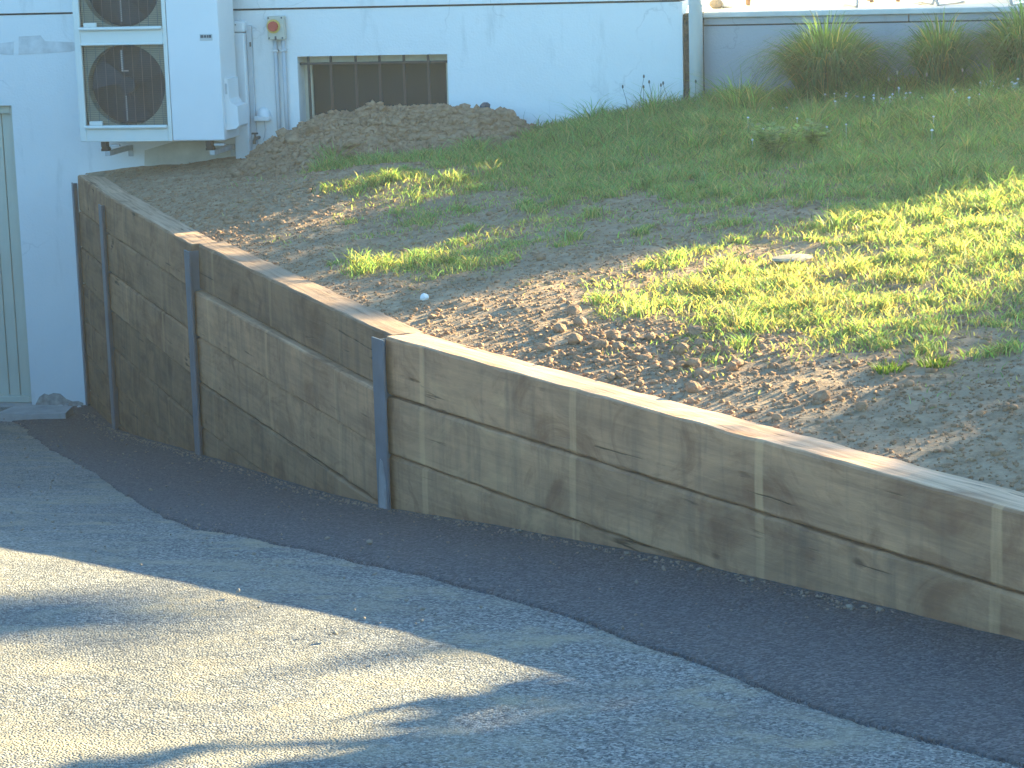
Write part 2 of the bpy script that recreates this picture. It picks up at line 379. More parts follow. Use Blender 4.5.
GRASS = np.array([(0.56, -0.41, 0), (1.59, -1.98, 0), (1.84, -1.77, 0), (2.34, -2.96, 0), (2.82, -3.98, 0), (3.34, -4.9, 0), (3.73, -5.49, 0), (4.03, -5.79, 0), (4.34, -6.24, 0), (4.64, -6.47, 0), (4.94, -6.85, 0), (5.31, -7.33, 0), (5.55, -7.63, 0), (5.87, -7.83, 0), (6.21, -8.12, 0), (6.4, -8.37, 0), (6.02, -7.51, 0), (6.36, -7.59, 0.03), (5.67, -7.43, 0), (2.69, -2.98, 0.1), (3.22, -3.9, 0.15), (2.15, -1.75, 0), (1.95, -1.3, 0), (2.3, -1.37, 0.7), (2.39, -0.98, 0.9), (2.71, -0.96, 0.8), (3.11, -0.98, 0.8), (3.55, -0.95, 0.85), (3.82, -0.63, 0.9), (4.09, -0.31, 0.9), (4.4, -0.17, 1), (4.97, -0.77, 1), (5.71, -0.71, 1), (6.31, -0.59, 1), (5.81, -2.85, 1), (6.32, -2.41, 1), (6.24, -3.89, 1), (6.38, -5.13, 0.8), (2.96, -2.46, 0.4), (3.32, -2.49, 0.5), (3.65, -2.39, 0.6), (3.98, -2.3, 0.6), (4.32, -2.22, 0.6), (4.63, -2.03, 0.7), (4.96, -1.85, 0.8), (5.23, -2.61, 0.35), (5.51, -2.41, 0.9), (3.33, -3.26, 0.35), (3.81, -4.44, 0.7), (3.7, -4.57, 0.7), (3.27, -3.66, 0.25), (4.07, -3.96, 0.4), (4.33, -3.7, 0.3), (4.7, -4.11, 0.25), (4.98, -3.95, 0.3), (5.29, -4.07, 0.35), (4.33, -4.82, 0.15), (4.67, -5.15, 0.15), (4.91, -4.9, 0.3), (4.87, -5.9, 0.5), (5.16, -6.14, 0.6), (5.35, -6.02, 0.65), (5.64, -6.09, 0.7), (5.9, -6.58, 0.6), (6.15, -6.06, 0.65), (6.35, -5.74, 0.65), (5.69, -5.14, 0.5), (5.9, -4.78, 0.65), (5.4, -5.27, 0.45), (6.17, -6.79, 0.45), (6.39, -6.85, 0.4), (5.93, -7.1, 0.12), (6.18, -7.16, 0.15), (5.86, -4.03, 0.8), (5.04, -5.56, 0.5), (4.5, -5.7, 0.02), (4.06, -5.34, 0.05), (4.85, -6.3, 0.1), (5.46, -6.69, 0.2), (7.5, -9, .1), (8.8, -9, .4), (7.5, -7, .5), (7.5, -4, .9), (8.8, -6, .8), (8.8, -1, 1), (7.4, -1, 1), (1.2, -.8, 0), (.3, -.3, 0), (1.9, -.6, 0)])
def grass_cover(x, y):
    d2 = (x[:, None] - GRASS[:, 0]) ** 2 + (y[:, None] - GRASS[:, 1]) ** 2 + .004
    w = d2 ** -1.6
    return (w * GRASS[:, 2]).sum(1) / w.sum(1)
def soil_micro(x, y):
    return .05 * fbm(x, y, 1.3, 3, 3) + .035 * fbm(x, y, 5, 3, 8) + .035 * np.abs(fbm(x, y, 8.5, 2, 12))
def surf_z(x, y):
    a = wall_sd(x, y); k = np.clip((a - .15) / .35, .12, 1)
    return lawn_z(x, y) + soil_micro(x, y) * k

# horizon ground
o = MB().add([(-300, -300, -.7), (300, -300, -.7), (300, 300, -.7), (-300, 300, -.7)], [(0, 1, 2, 3)]).build('ground', M['ground']); struct(o)
# driveway
def grid(xs, ys, zf, keep=None):
    X, Y = np.meshgrid(xs, ys); Z = zf(X, Y); nx, ny = len(xs), len(ys)
    V = np.stack([X, Y, Z], -1).reshape(-1, 3)
    I = np.arange(nx * ny).reshape(ny, nx)
    q = np.stack([I[:-1, :-1], I[:-1, 1:], I[1:, 1:], I[1:, :-1]], -1).reshape(-1, 4)
    if keep is not None:
        kq = keep(V[q].mean(1)); q = q[kq]; used = np.unique(q); mp = np.zeros(len(V), int); mp[used] = np.arange(len(used)); q = mp[q]; V = V[used]
    return V, q
def drive_full(x, y): return drive_z(x, y) + .012 * fbm(x, y, 1.1, 3, 21) + .004 * fbm(x, y, 6, 2, 25)
xs = np.concatenate([np.linspace(-14, -1, 14), np.arange(-.9, 7.5, .1), np.linspace(7.6, 26, 20)]); ys = np.concatenate([np.linspace(-40, -12, 20), np.arange(-11.9, .02, .1)])
V, q = grid(xs, ys, drive_full, lambda c: wall_sd(c[:, 0], c[:, 1]) < .12)
struct(mesh_arrays('driveway', V, q, np.full(len(q), 4), M['asphalt'], smooth=True))
# fresh asphalt strip laid along the wall, its free edge uneven and a little proud
ED = np.array([(-.5, -.35), (-.06, -1.0), (.9, -2.9), (1.92, -4.65), (3.0, -6.65), (3.25, -6.98), (3.57, -7.25), (4.07, -7.70), (4.52, -8.12), (5.02, -8.60), (5.33, -8.98), (5.67, -9.35), (6.03, -9.75), (6.44, -10.09), (8, -11.6), (12, -15.6)])
FE = np.array([(-.02, .0), (.2, -.35), (.9, -1.55), (1.55, -2.62), (2.3, -3.82), (2.65, -4.35), (2.95, -4.8), (3.4, -5.5), (3.82, -6.13), (4.3, -6.63), (4.65, -6.99), (5.05, -7.41), (5.45, -7.82), (5.9, -8.29), (7.29, -9.73), (11.46, -14.05)])
n = 900; tt = np.linspace(0, len(ED) - 1, n)
ex = np.interp(tt, range(len(ED)), ED[:, 0]); ey = np.interp(tt, range(len(ED)), ED[:, 1]); fx = np.interp(tt, range(len(FE)), FE[:, 0]); fy = np.interp(tt, range(len(FE)), FE[:, 1])
jag = .13 * fbm(ex, ey, 3.0, 3, 31) + .05 * fbm(ex, ey, 14, 3, 33) + .03 * (rng.random(n) - .5)
dx, dy = ex - fx, ey - fy; ln = np.hypot(dx, dy); dx /= ln; dy /= ln
rows = []
for k, (fr, hz) in enumerate([(-.06, .02), (.0, .022), (.25, .022), (.5, .02), (.75, .022), (.90, .018), (.985, .009), (1.0, -.01)]):
    px_ = fx + dx * (ln + jag) * fr if fr > 0 else fx - dx * .06 * (1 if fr < 0 else 0)
    py_ = fy + dy * (ln + jag) * fr if fr > 0 else fy - dy * .06 * (1 if fr < 0 else 0)
    rows.append(np.stack([px_, py_, drive_full(px_, py_) + hz + (.004 * fbm(px_, py_, 9, 2, 40) if hz > 0 else 0)], -1))
V = np.stack(rows, 0).reshape(-1, 3); I = np.arange(len(V)).reshape(len(rows), n)
q = np.stack([I[:-1, :-1], I[:-1, 1:], I[1:, 1:], I[1:, :-1]], -1).reshape(-1, 4)
struct(mesh_arrays('asphalt_strip', V, q, np.full(len(q), 4), M['new_asphalt'], smooth=True))
# raised garden soil behind the wall
xs = np.concatenate([np.arange(0, 7.2, .026), np.linspace(7.3, 12, 24), np.linspace(12.5, 40, 24)]); ys = np.concatenate([np.linspace(-30, -10, 30), np.arange(-9.95, .05, .026)])
V, q = grid(xs, ys, surf_z, lambda c: (wall_sd(c[:, 0], c[:, 1]) > .07) & (c[:, 1] < .04))
struct(mesh_arrays('garden_soil', V, q, np.full(len(q), 4), M['soil'], smooth=True))
# garden beyond the terrace
V, q = grid(np.linspace(4.6, 60, 20), np.linspace(.4, 60, 20), lambda x, y: 2.40 + 0 * x)
struct(mesh_arrays('garden_ground', V, q, np.full(len(q), 4), M['ground']))

# ------------------------------------------------------------------ house
WX = 4.267
house = thing('house', 'white rendered house with garage door and barred basement window', 'house', (0, 0, 0))
MB().box(-7, -3.1, 0, .3, -.5, 2.8).box(-3.1, -.44, 0, .3, 2.18, 2.8).box(-.44, 1.644, 0, .3, -.5, 2.8).box(1.644, 2.686, 0, .3, -.5, 1.7) \
    .box(1.644, 2.686, 0, .3, 2.486, 2.8).box(2.686, WX, 0, .3, -.5, 2.8).box(WX - .3, WX, .3, 7.7, -.5, 2.8).box(-7, -6.7, .3, 7.7, -.5, 2.8).box(-7, WX, 7.7, 8, -.5, 2.8).build('wall', M['white_wall'], house)
MB().box(-7, WX - .002, -.014, .3, 2.814, 6.2).box(WX - .3, WX - .002, .3, 7.7, 2.814, 6.2).box(-7, -6.7, .3, 7.7, 2.814, 6.2).box(-7, WX - .002, 7.7, 8, 2.814, 6.2).build('upper_wall', M['white_wall'], house)
MB().box(-6.9, WX - .02, .022, .28, 2.8, 2.814).build('wall_joint', M['joint'], house)
MB().prism([(-.5, 6.2), (8.5, 6.2), (4, 8.4)], 'x', -7.5, WX + .25).build('roof', M['roof'], house)
# repair patches in the render, left of the unit
MB().prism([(-.62, 2.54), (-.40, 2.53), (-.39, 2.62), (-.62, 2.60)], 'y', -.003, .01).build('render_patch', M['plaster_grey'], house)
MB().prism([(-.36, 2.53), (.02, 2.545), (.16, 2.57), (.05, 2.61), (-.16, 2.62), (-.19, 2.66), (-.35, 2.655)], 'y', -.003, .01).build('render_patch', M['plaster_grey'], house)
# flaked foot of the wall by the corner
MB().prism([(-.42, .0), (-.06, .0), (-.05, .07), (-.09, .085), (-.13, .08), (-.18, .10), (-.22, .135), (-.27, .14), (-.31, .125), (-.34, .135), (-.38, .11), (-.41, .06)], 'y', -.004, .01).build('flaked_patch', M['flake'], house)
MB().prism([(.50, 1.6), (1.30, 1.6), (1.28, 1.86), (1.0, 1.93), (.72, 1.915), (.52, 1.86)], 'y', -.004, .01).build('beige_shade', M['beige_shade'], house)  # beige wall base, with the shade under the unit put into its colour
# garage door: upright boards in a frame
gd = MB().box(-.475, -.44, .05, .13, .06, 2.18, .004).box(-3.1, -.475, .05, .13, 2.12, 2.18, .004).box(-3.1, -.475, .05, .13, .055, .10, .004).box(-3.1, -3.06, .05, .13, .1, 2.12, .004).build('garage_door', M['door'], house)
k = 0; x = -.478
while x > -3.0:
    MB().box(x - .078, x, .085, .115, .098, 2.122, .006).build('board', M['door'], gd); x -= .084
MB().box(-3.05, -.478, .118, .128, .1, 2.12).build('backing', M['groove'], gd)
MB().box(-3.1, -.44, -.03, .2, -.2, .052, .008).build('door_sill', M['concrete'], house)
# basement window
win = MB().box(1.644, 1.70, .15, .20, 1.7, 2.486).box(2.64, 2.686, .15, .20, 1.7, 2.486).box(1.70, 2.64, .15, .20, 2.435, 2.486).box(1.70, 2.64, .15, .20, 1.7, 1.76).build('window', M['frame_cream'], house)
MB().box(1.70, 2.64, .17, .178, 1.76, 2.435).build('pane', M['glass'], win)
for bx in (1.705, 1.862, 2.037, 2.203, 2.372, 2.541):
    MB().box(bx - .008, bx + .008, .05, .066, 1.701, 2.485, .002).build('bar', M['bar'], win)
MB().box(1.645, 2.685, .046, .07, 2.425, 2.441, .002).build('cross_bar', M['bar'], win)
# downpipe at the house corner
dp = MB().tube([(4.362, -.055, 1.9), (4.362, -.055, 4), (4.362, -.055, 6.1)], .046, 14).build('downpipe', M['pvc'], house, True)
MB().tube([(4.362, -.055, 3.05), (4.362, -.055, 3.09)], .052, 14).build('pipe_clip', M['pvc_grey'], dp)

# ------------------------------------------------------------------ terrace
ter = thing('terrace', 'sunlit raised terrace with a grey rendered wall behind the lawn', 'terrace', (6, 0, 1.8))
def kid(o, par):
    o.parent = par; o.matrix_parent_inverse = Matrix.Translation(-Vector(par.location)); return o
kid(MB().box(4.40, 14, .06, .30, 1.7, 2.635).build('wall', M['grey_wall']), ter)
kid(MB().box(4.27, 4.40, .03, .3, 1.7, 2.72, .004).build('gap_strip', M['lichen']), ter)
kid(MB().box(4.40, 14, .075, .3, 2.635, 2.645).build('joint', M['joint']), ter)
for i, (xa, xb) in enumerate([(4.402, 5.72), (5.726, 7.6), (7.606, 9.6), (9.606, 14)]):
    kid(MB().box(xa, xb, .052, .32, 2.645, 2.69, .004).build('coping', M['grey_wall']), ter)
kid(MB().box(4.402, 14, .02, .45, 2.692, 2.728, .006).build('deck_edge', M['coping']), ter)
for i in range(7):
    for j in range(3):
        kid(MB().box(4.41 + i * 1.37, 4.41 + i * 1.37 + 1.362, .456 + j * 2.5, .456 + j * 2.5 + 2.492, 2.60, 2.727 , .004).build('deck_tile', M['deck']), ter)

# ------------------------------------------------------------------ retaining wall
rw = thing('retaining_wall', 'retaining wall of stacked oak sleepers slotted between dark steel posts', 'retaining wall', (0, 0, 0))
SH, ST, TOP = .255, .16, 1.70
def sleeper(Ln, seed, H=SH - .006):
    r = np.random.default_rng(seed); ns = max(8, int(Ln / .1)); c = .010
    ring = [(0, c), (0, H / 2), (0, H - c), (c, H), (ST / 2, H), (ST - c, H), (ST, H - c), (ST, c), (ST - c, 0), (ST / 2, 0), (c, 0)]
    nr = len(ring); V = []
    for i in range(ns + 1):
        t = Ln * i / ns
        bow = .004 * math.sin(t * 1.3 + seed)
        for k_, (yy, zz) in enumerate(ring):
            j = r.normal(0, .0016, 2)
            if zz > H - .02 and yy < .03: j += np.array([abs(r.normal(0, .002)), -abs(r.normal(0, .0022))])
            V.append((t, yy + bow + j[0], zz + j[1]))
    Fq = []
    for i in range(ns):
        for k_ in range(nr):
            Fq.append((i * nr + k_, i * nr + (k_ + 1) % nr, (i + 1) * nr + (k_ + 1) % nr, (i + 1) * nr + k_))
    mb = MB(); mb.add(V, Fq + [tuple(range(nr)), tuple(ns * nr + k_ for k_ in reversed(range(nr)))])
    return mb
bays = [(WP[0], WP[1], 7, .3), (WP[1], WP[2], 7, .62), (WP[2], WP[3], 6, .30), (WP[3], WP[4], 4, .300), (WP[4], WP[5], 2, .5)]
sd_ = 0
for bi, (a, b_, nrow, off) in enumerate(bays):
    d = b_ - a; Ln = float(np.hypot(*d)); ang = math.atan2(d[1], d[0]); nx_, ny_ = -d[1] / Ln, d[0] / Ln
    for row in range(nrow):
        sd_ += 1
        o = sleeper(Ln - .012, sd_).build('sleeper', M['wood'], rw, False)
        rec = (.034 if (bi == 2 and row == 0) else random.choice([0, .004, .008, .002]))
        if bi == 3: rec = [.004, 0, .006, .0][row]
        o.location = (a[0] + d[0] / Ln * .006 + nx_ * rec, a[1] + d[1] / Ln * .006 + ny_ * rec, TOP - SH * (row + 1)); o.rotation_euler = (0, 0, ang + (.004 if bi < 2 and row == 1 else 0))
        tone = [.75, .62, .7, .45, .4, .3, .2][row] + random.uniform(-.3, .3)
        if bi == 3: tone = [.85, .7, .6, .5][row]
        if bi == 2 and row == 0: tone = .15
        if bi < 2: tone -= .4  # weaker ambient light on the left bays, put into the wood tone
        o.color = (off + random.uniform(-.01, .01), [.8, .55][row % 2] if bi == 3 else random.uniform(.25, .6), max(0, min(1, tone)), 1.0 if row == 0 else (.5 if bi == 2 and row == 1 else 0.0))  # partial alpha paints the light on the ledge below the recessed sleeper
# steel posts
def post(i, top, bot):
    p = WP[i]; d = (WP[min(i + 1, len(WP) - 1)] - WP[max(i - 1, 0)]); d = d / np.hypot(*d); ang = math.atan2(d[1], d[0])
    w = .055
    o = MB().box(-w, w, -.030, -.020, bot, top, .002).box(-.004, .004, -.021, ST + .04, bot, top - .004).box(-w, w, ST + .04, ST + .05, bot, top - .05).build('post', M['steel'], rw)
    o.location = (p[0], p[1], 0); o.rotation_euler = (0, 0, ang); return o
post(0, TOP - .06, -.2); post(1, TOP - .075, -.1); post(2, TOP - .04, .3)
p3 = post(3, TOP - .012, .6)
MB().prism([(-.036, .86), (.038, .86), (.038, 1.0), (.032, 1.09), (.012, 1.16), (-.01, 1.17), (-.028, 1.10), (-.036, .98)], 'y', -.0325, -.0295).build('bare_patch', M['bare_steel'], p3)
post(4, TOP - .02, 1.0)

# ------------------------------------------------------------------ heat pump
hp = thing('heat_pump', 'white twin fan heat pump unit on wall brackets above the soil', 'heat pump', (.74, -.285, 1.965))
HX0, HX1, HY0, HY1, HZ0, HZ1 = .235, 1.252, -.45, -.12, 1.965, 3.36
def hk(mb, name, mat, par=None, smooth=False):
    o = mb.build(name, mat, None, smooth)
    if par is None: return kid(o, hp)
    o.parent = par; return o
cas = hk(MB().box(HX0, .281, HY0, -.42, HZ0, HZ1, .006).box(.860, .888, HY0, -.42, HZ0, HZ1, .004).box(.281, .860, HY0 + .002, -.42, HZ0, 2.068, .004).box(.281, .860, HY0 + .002, -.42, 2.612, 2.722, .004).box(.281, .860, HY0 + .002, -.42, 3.27, HZ1, .004)
         .box(HX0 + .003, HX0 + .012, -.42, HY1, HZ0, HZ1).box(HX0 + .003, HX1 - .003, HY1 - .01, HY1, HZ0, HZ1).box(HX0 + .003, .888, -.42, HY1 - .01, HZ1 - .012, HZ1).box(HX0 + .003, .888, -.42, HY1 - .01, HZ0 + .001, HZ0 + .012), 'casing', M['metal_white'])
hk(MB().box(.8905, HX1, HY0, HY1 - .012, HZ0 + .002, HZ1, .008), 'side_panel', M['metal_panel'])
for zc, zb, zt in ((2.34, 2.068, 2.612), (2.996, 2.722, 3.27)):
    cx, R_ = .572, .272
    # beige shroud with a round mouth
    mb = MB(); n_ = 48; ring = [(cx + R_ * math.cos(2 * math.pi * i / n_), zc + R_ * math.sin(2 * math.pi * i / n_)) for i in range(n_)]
    def edge(i):
        a = 2 * math.pi * i / n_; dx_, dz_ = math.cos(a), math.sin(a); tq = min((.289) / max(abs(dx_), 1e-6), (.272 + .004) / max(abs(dz_), 1e-6)); return (cx + dx_ * max(tq, R_ + .001), zc + dz_ * max(tq, R_ + .001))
    vv = [(p[0], -.413, p[1]) for p in ring] + [(*(e[0], -.413, e[1]),) for e in map(edge, range(n_))] + [(p[0], -.33, p[1]) for p in ring]
    mb.add(vv, [(i, (i + 1) % n_, n_ + (i + 1) % n_, n_ + i) for i in range(n_)] + [(i, (i + 1) % n_, 2 * n_ + (i + 1) % n_, 2 * n_ + i) for i in range(n_)])
    hk(mb, 'shroud', M['beige'])
    hk(MB().box(.25, .886, -.2, -.19, zb, zt), 'coil', M['dark_coil'])
    fan = hk(MB().tube([(cx, -.40, zc), (cx, -.33, zc)], .055, 20), 'fan', M['black_plastic'])
    for b3 in range(3):
        a = b3 * 2 * math.pi / 3 + .5; mb = MB(); P = []
        for r_ in (.05, .12, .19, .255):
            for da, yy in ((-.42, -.345), (0, -.365), (.42, -.385)):
                P.append((cx + r_ * math.cos(a + da + r_), yy, zc + r_ * math.sin(a + da + r_)))
        hk(mb.add(P, [(i * 3 + j, i * 3 + j + 1, i * 3 + j + 4, i * 3 + j + 3) for i in range(3) for j in range(2)]), 'blade', M['black_plastic'], fan).matrix_parent_inverse = Matrix()
    mb = MB()
    for i in range(44):
        z_ = zb + .006 + (zt - zb - .012) * i / 43; mb.box(.283, .858, -.4395, -.4375, z_ - .0011, z_ + .0011)
    gr = hk(mb, 'grille', M['wire'])
    mb = MB()
    for i in range(9):
        x_ = .281 + .579 * (i + .5) / 9; mb.box(x_ - .0016, x_ + .0016, -.4425, -.4395, zb, zt)
    hk(mb, 'grille_rib', M['rib'], gr)
    hk(MB().tube([(.283, -.462, zb - .004), (.858, -.462, zb - .004)], .0125, 10), 'grille_lip', M['metal_white'])
    hk(MB().tube([(.283, -.456, zt + .002), (.858, -.456, zt + .002)], .007, 8), 'grille_lip', M['metal_white'])
    hk(MB().box(.312, .402, -.466, -.44, zb + .008, zb + .036, .004), 'latch', M['metal_white'])
    hk(MB().prism([(.552, zc + .235), (.552, zc + .09), (.60, zc + .09), (.60, zc + .10), (.562, zc + .10), (.562, zc + .235)], 'y', -.437, -.43), 'blade_highlight', M['edge_highlight'])  # pale strips standing in for highlights on the fan blade edges
    hk(MB().box(.566, .576, -.437, -.43, zc - .235, zc - .07), 'blade_highlight', M['edge_highlight'])
hk(MB().box(1.118, 1.205, HY0 - .004, HY0, 2.628, 2.672, .001), 'name_plate', M['plate'])
hk(MB().box(1.124, 1.145, HY0 - .006, HY0 - .004, 2.646, 2.665).box(1.149, 1.164, HY0 - .006, HY0 - .004, 2.647, 2.664).box(1.168, 1.180, HY0 - .006, HY0 - .004, 2.647, 2.664).box(1.183, 1.199, HY0 - .006, HY0 - .004, 2.646, 2.665), 'plate_lettering', M['ink'])
vc = hk(MB().prism([(HX1, 2.03), (HX1, 2.37), (HX1 + .028, 2.37), (HX1 + .03, 2.24), (HX1 + .05, 2.205), (HX1 + .085, 2.19), (HX1 + .088, 2.06), (HX1 + .07, 2.04)], 'y', -.40, -.19), 'valve_cover', M['metal_panel'])
hk(MB().box(HX1 + .006, HX1 + .02, -.402, -.4, 2.27, 2.34), 'cover_slot', M['pvc_grey'])
for bx in (.40, 1.14):
    br = hk(MB().box(bx, bx + .036, -.44, .0, 1.868, 1.90, .003).box(bx, bx + .036, -.006, .0, 1.82, 1.868, .002), 'bracket', M['galv'])
    hk(MB().box(bx - .03, bx + .02, -.43, -.37, 1.90, 1.915, .002).box(bx - .028, bx + .018, -.425, -.375, 1.915, 1.93, .002).box(bx - .024, bx + .012, -.44, -.38, 1.93, 1.966), 'foot', M['rubber'], br).matrix_parent_inverse = Matrix()
    hk(MB().box(bx + .03, bx + .10, -.43, -.40, 1.93, 1.945, .002), 'foot_bolt', M['galv'], br).matrix_parent_inverse = Matrix()

# ------------------------------------------------------------------ fittings on the wall
tk = thing('cable_trunking', 'white plastic pipe trunking beside the heat pump', 'trunking', (1.26, -.035, 1.7))
kid(MB().box(1.197, 1.300, -.075, 0, 1.65, 2.655, .008).build('cover', M['pvc']), tk)
kid(MB().box(1.193, 1.306, -.08, 0, 2.658, 2.735, .014).build('end_cap', M['pvc']), tk)
kid(MB().box(1.302, 1.338, -.03, 0, 1.65, 2.70, .005).build('side_channel', M['pvc_grey']), tk)
kid(MB().tube([(1.246, -.084, 2.71), (1.246, -.078, 2.71)], .004, 8).build('screw', M['brass']), tk)
kid(MB().box(1.325, 1.334, -.04, -.03, 2.56, 2.59).build('clip', M['brass']), tk)
iso = thing('isolator_switch', 'beige isolator switch box with red rotary knob on white wall', 'switch', (1.52, 0, 2.6))
kid(MB().box(1.461, 1.580, -.062, 0, 2.602, 2.762, .009).build('box', M['switch_box']), iso)
kn = kid(MB().tube([(1.508, -.062, 2.694), (1.508, -.072, 2.694)], .047, 24).build('dial', M['yellow']), iso)
kid(MB().tube([(1.508, -.072, 2.694), (1.508, -.094, 2.694)], [.035, .032], 20).build('knob', M['red']), iso)
for sx, sz in ((1.474, 2.75), (1.566, 2.75), (1.474, 2.616), (1.566, 2.616)):
    kid(MB().tube([(sx, -.066, sz), (sx, -.061, sz)], .006, 8).build('screw', M['ink']), iso)
kid(MB().box(1.513, 1.525, -.067, -.06, 2.604, 2.628).build('latch', M['ink']), iso)
for cx_, cr_ in ((1.50, .0145), (1.557, .0145)):
    c_ = kid(MB().tube([(cx_, -.022, 1.70), (cx_, -.022, 2.604)], cr_, 10).build('conduit', M['pvc_grey'], None, True), iso)
    o = MB().box(cx_ - .022, cx_ + .022, -.04, 0, 2.522, 2.536, .002).build('saddle_clip', M['plaster_grey']); o.parent = c_
vent = thing('vent_hood', 'small white domed hood with a thin cable below it', 'vent hood', (1.39, 0, 2.05))
mb = MB(); P = []; nseg, nst = 16, 6
for i in range(nst + 1):
    t = i / nst * math.pi / 2
    for j in range(nseg + 1):
        a = math.pi * j / nseg; P.append((1.39 + .05 * math.cos(a) * math.cos(t), -.062 * math.sin(t) - .001, 2.092 + .056 * math.sin(a) * math.cos(t)))
mb.add(P, [(i * (nseg + 1) + j, i * (nseg + 1) + j + 1, (i + 1) * (nseg + 1) + j + 1, (i + 1) * (nseg + 1) + j) for i in range(nst) for j in range(nseg)])
kid(mb.build('hood', M['pvc'], None, True), vent)
kid(MB().box(1.338, 1.442, -.064, 0, 2.058, 2.092, .006).build('base', M['pvc']), vent)
kid(MB().tube([(1.398, -.02, 2.06), (1.401, -.02, 2.0), (1.396, -.022, 1.95), (1.385, -.03, 1.925)], .004, 6).build('cable', M['pvc_grey']), vent)
for nm, lb, tx, tz in (('valve', 'small dark valve beside the heat pump valve cover', 1.205, 2.07), ('garden_tap', 'small dark tap low on the wall behind the soil heap', 1.352, 1.945)):
    tp = thing(nm, lb, 'valve' if nm == 'valve' else 'tap', (tx, -.08, tz))
    kid(MB().tube([(tx, -.01, tz), (tx, -.105, tz), (tx, -.12, tz - .012), (tx, -.12, tz - .035)], .011, 8).build('body', M['brass']), tp)
    kid(MB().tube([(tx, -.10, tz), (tx, -.10, tz + .03)], .006, 6).build('stem', M['brass']), tp)
    kid(MB().box(tx - .022, tx + .022, -.108, -.092, tz + .028, tz + .04, .003).build('handle', M['black_plastic']), tp)

# ------------------------------------------------------------------ terrace furniture (only the feet reach into the picture)
def sled_chair(loc, rz, label):
    t = thing('garden_chair', label, 'chair', loc, rz, 'metal garden chairs on the terrace')
    for s in (-1, 1):
        MB().tube([(s * .24, -.26, .44), (s * .25, -.27, .03), (s * .25, -.25, .011), (s * .25, .22, .011), (s * .25, .25, .03), (s * .24, .22, .44), (s * .23, .30, .86)], .011, 8).build('sled_leg', M['chair_metal'], t, True)
    MB().tube([(-.24, -.25, .44), (.24, -.25, .44), (.235, .21, .44), (-.235, .21, .44), (-.24, -.25, .44)], .009, 6).build('seat_frame', M['chair_metal'], t)
    for k_ in range(5): MB().box(-.235, .235, -.2 + k_ * .09, -.185 + k_ * .09, .438, .446).build('seat_slat', M['chair_seat'], t)
    for k_ in range(3): MB().box(-.235, .235, .25 + k_ * .018, .262 + k_ * .018, .60 + k_ * .1, .614 + k_ * .1).build('back_slat', M['chair_seat'], t)
    return t
sled_chair((5.56, .55, 2.729), .25, 'grey metal garden chair, left of the two on the terrace')
sled_chair((6.22, .42, 2.729), -.35, 'grey metal garden chair, right of the two on the terrace')
def stool(loc, rz, label):
    t = thing('wooden_bench', label, 'bench', loc, rz)
    for sx in (-.42, .42):
        for sy in (-.16, .16):
            MB().tube([(sx * .9, sy * .8, .42), (sx, sy, 0)], [.022, .016], 8).build('leg', M['table_wood'], t)
    for j in range(3): MB().box(-.5, .5, -.2 + j * .136, -.2 + j * .136 + .128, .42, .45, .004).build('slat', M['table_wood'], t)
stool((5.00, 1.1, 2.729), .12, 'brown wooden bench with splayed legs at the terrace left')
stool((6.02, 1.2, 2.729), .05, 'brown wooden bench with splayed legs behind the garden chairs')

def rock_mesh(seed, sx, sy, sz, sub=2, rough=.22):
    bm = bmesh.new(); bmesh.ops.create_icosphere(bm, subdivisions=sub, radius=1); r = np.random.default_rng(seed)
    D = r.normal(size=(7, 3)); D /= np.linalg.norm(D, axis=1)[:, None]; am = r.uniform(-rough, rough, 7)
    for v in bm.verts:
        c = np.array(v.co); s = 1 + sum(am[i] * max(0, c @ D[i]) ** 2 * 1.4 for i in range(7)) + r.normal(0, rough * .16)
        v.co = (c[0] * s * sx, c[1] * s * sy, c[2] * s * sz)
    return bm
def rock(name, mat, loc, size, seed, rough=.22, sub=2, smooth=False):
    bm = rock_mesh(seed, *size, sub, rough); me = bpy.data.meshes.new(name); bm.to_mesh(me); bm.free(); me.materials.append(mat)
    o = bpy.data.objects.new(name, me); COL.objects.link(o); o.location = loc; o.rotation_euler = (0, 0, seed * 1.3); return o
tag(rock('stone', M['pebble_white'], (4.50, .62, 2.765), (.055, .05, .042), 3, .15, 3), 'white rounded stone on the terrace edge by the downpipe', 'stone')
tag(rock('stone', M['pebble_brown'], (4.42, .56, 2.758), (.045, .05, .036), 5, .25), 'brown rough stone on the terrace edge by the downpipe', 'stone')

# ------------------------------------------------------------------ soil heap
hx = [1.30, 1.37, 1.52, 1.72, 2.0, 2.28, 2.48, 2.74, 3.01, 3.14, 3.24, 3.34]
hz = [1.72, 1.79, 1.91, 2.0, 2.13, 2.17, 2.17, 2.165, 2.14, 2.13, 2.07, 1.98]
def heap_z(x, y):
    ridge = np.interp(x, hx, hz); base = lawn_z(x, y) - .03
    yr = -.5; wf = np.interp(x, [1.3, 2.0, 2.6, 3.3], [.45, .75, .70, .45]); wb = .9
    t = np.where(y < yr, (yr - y) / wf, (y - yr) / wb); pr = np.clip(1 - np.abs(t), 0, 1); pr = pr * pr * (3 - 2 * pr)
    k_ = np.clip((ridge - base), 0, 1)
    return base + k_ * pr + (.09 * fbm(x, y, 4, 4, 51) + .05 * np.abs(fbm(x, y, 13, 3, 55))) * np.clip(pr * 3, 0, 1)
heap = thing('soil_heap', 'heap of dug brown earth piled against the house under the window', 'soil heap', (2.3, -.6, 1.85))
V, q = grid(np.arange(1.2, 3.46, .018), np.arange(-1.4, -.004, .018), heap_z)
kid(mesh_arrays('earth', V, q, np.full(len(q), 4), M['clod'], smooth=True), heap)

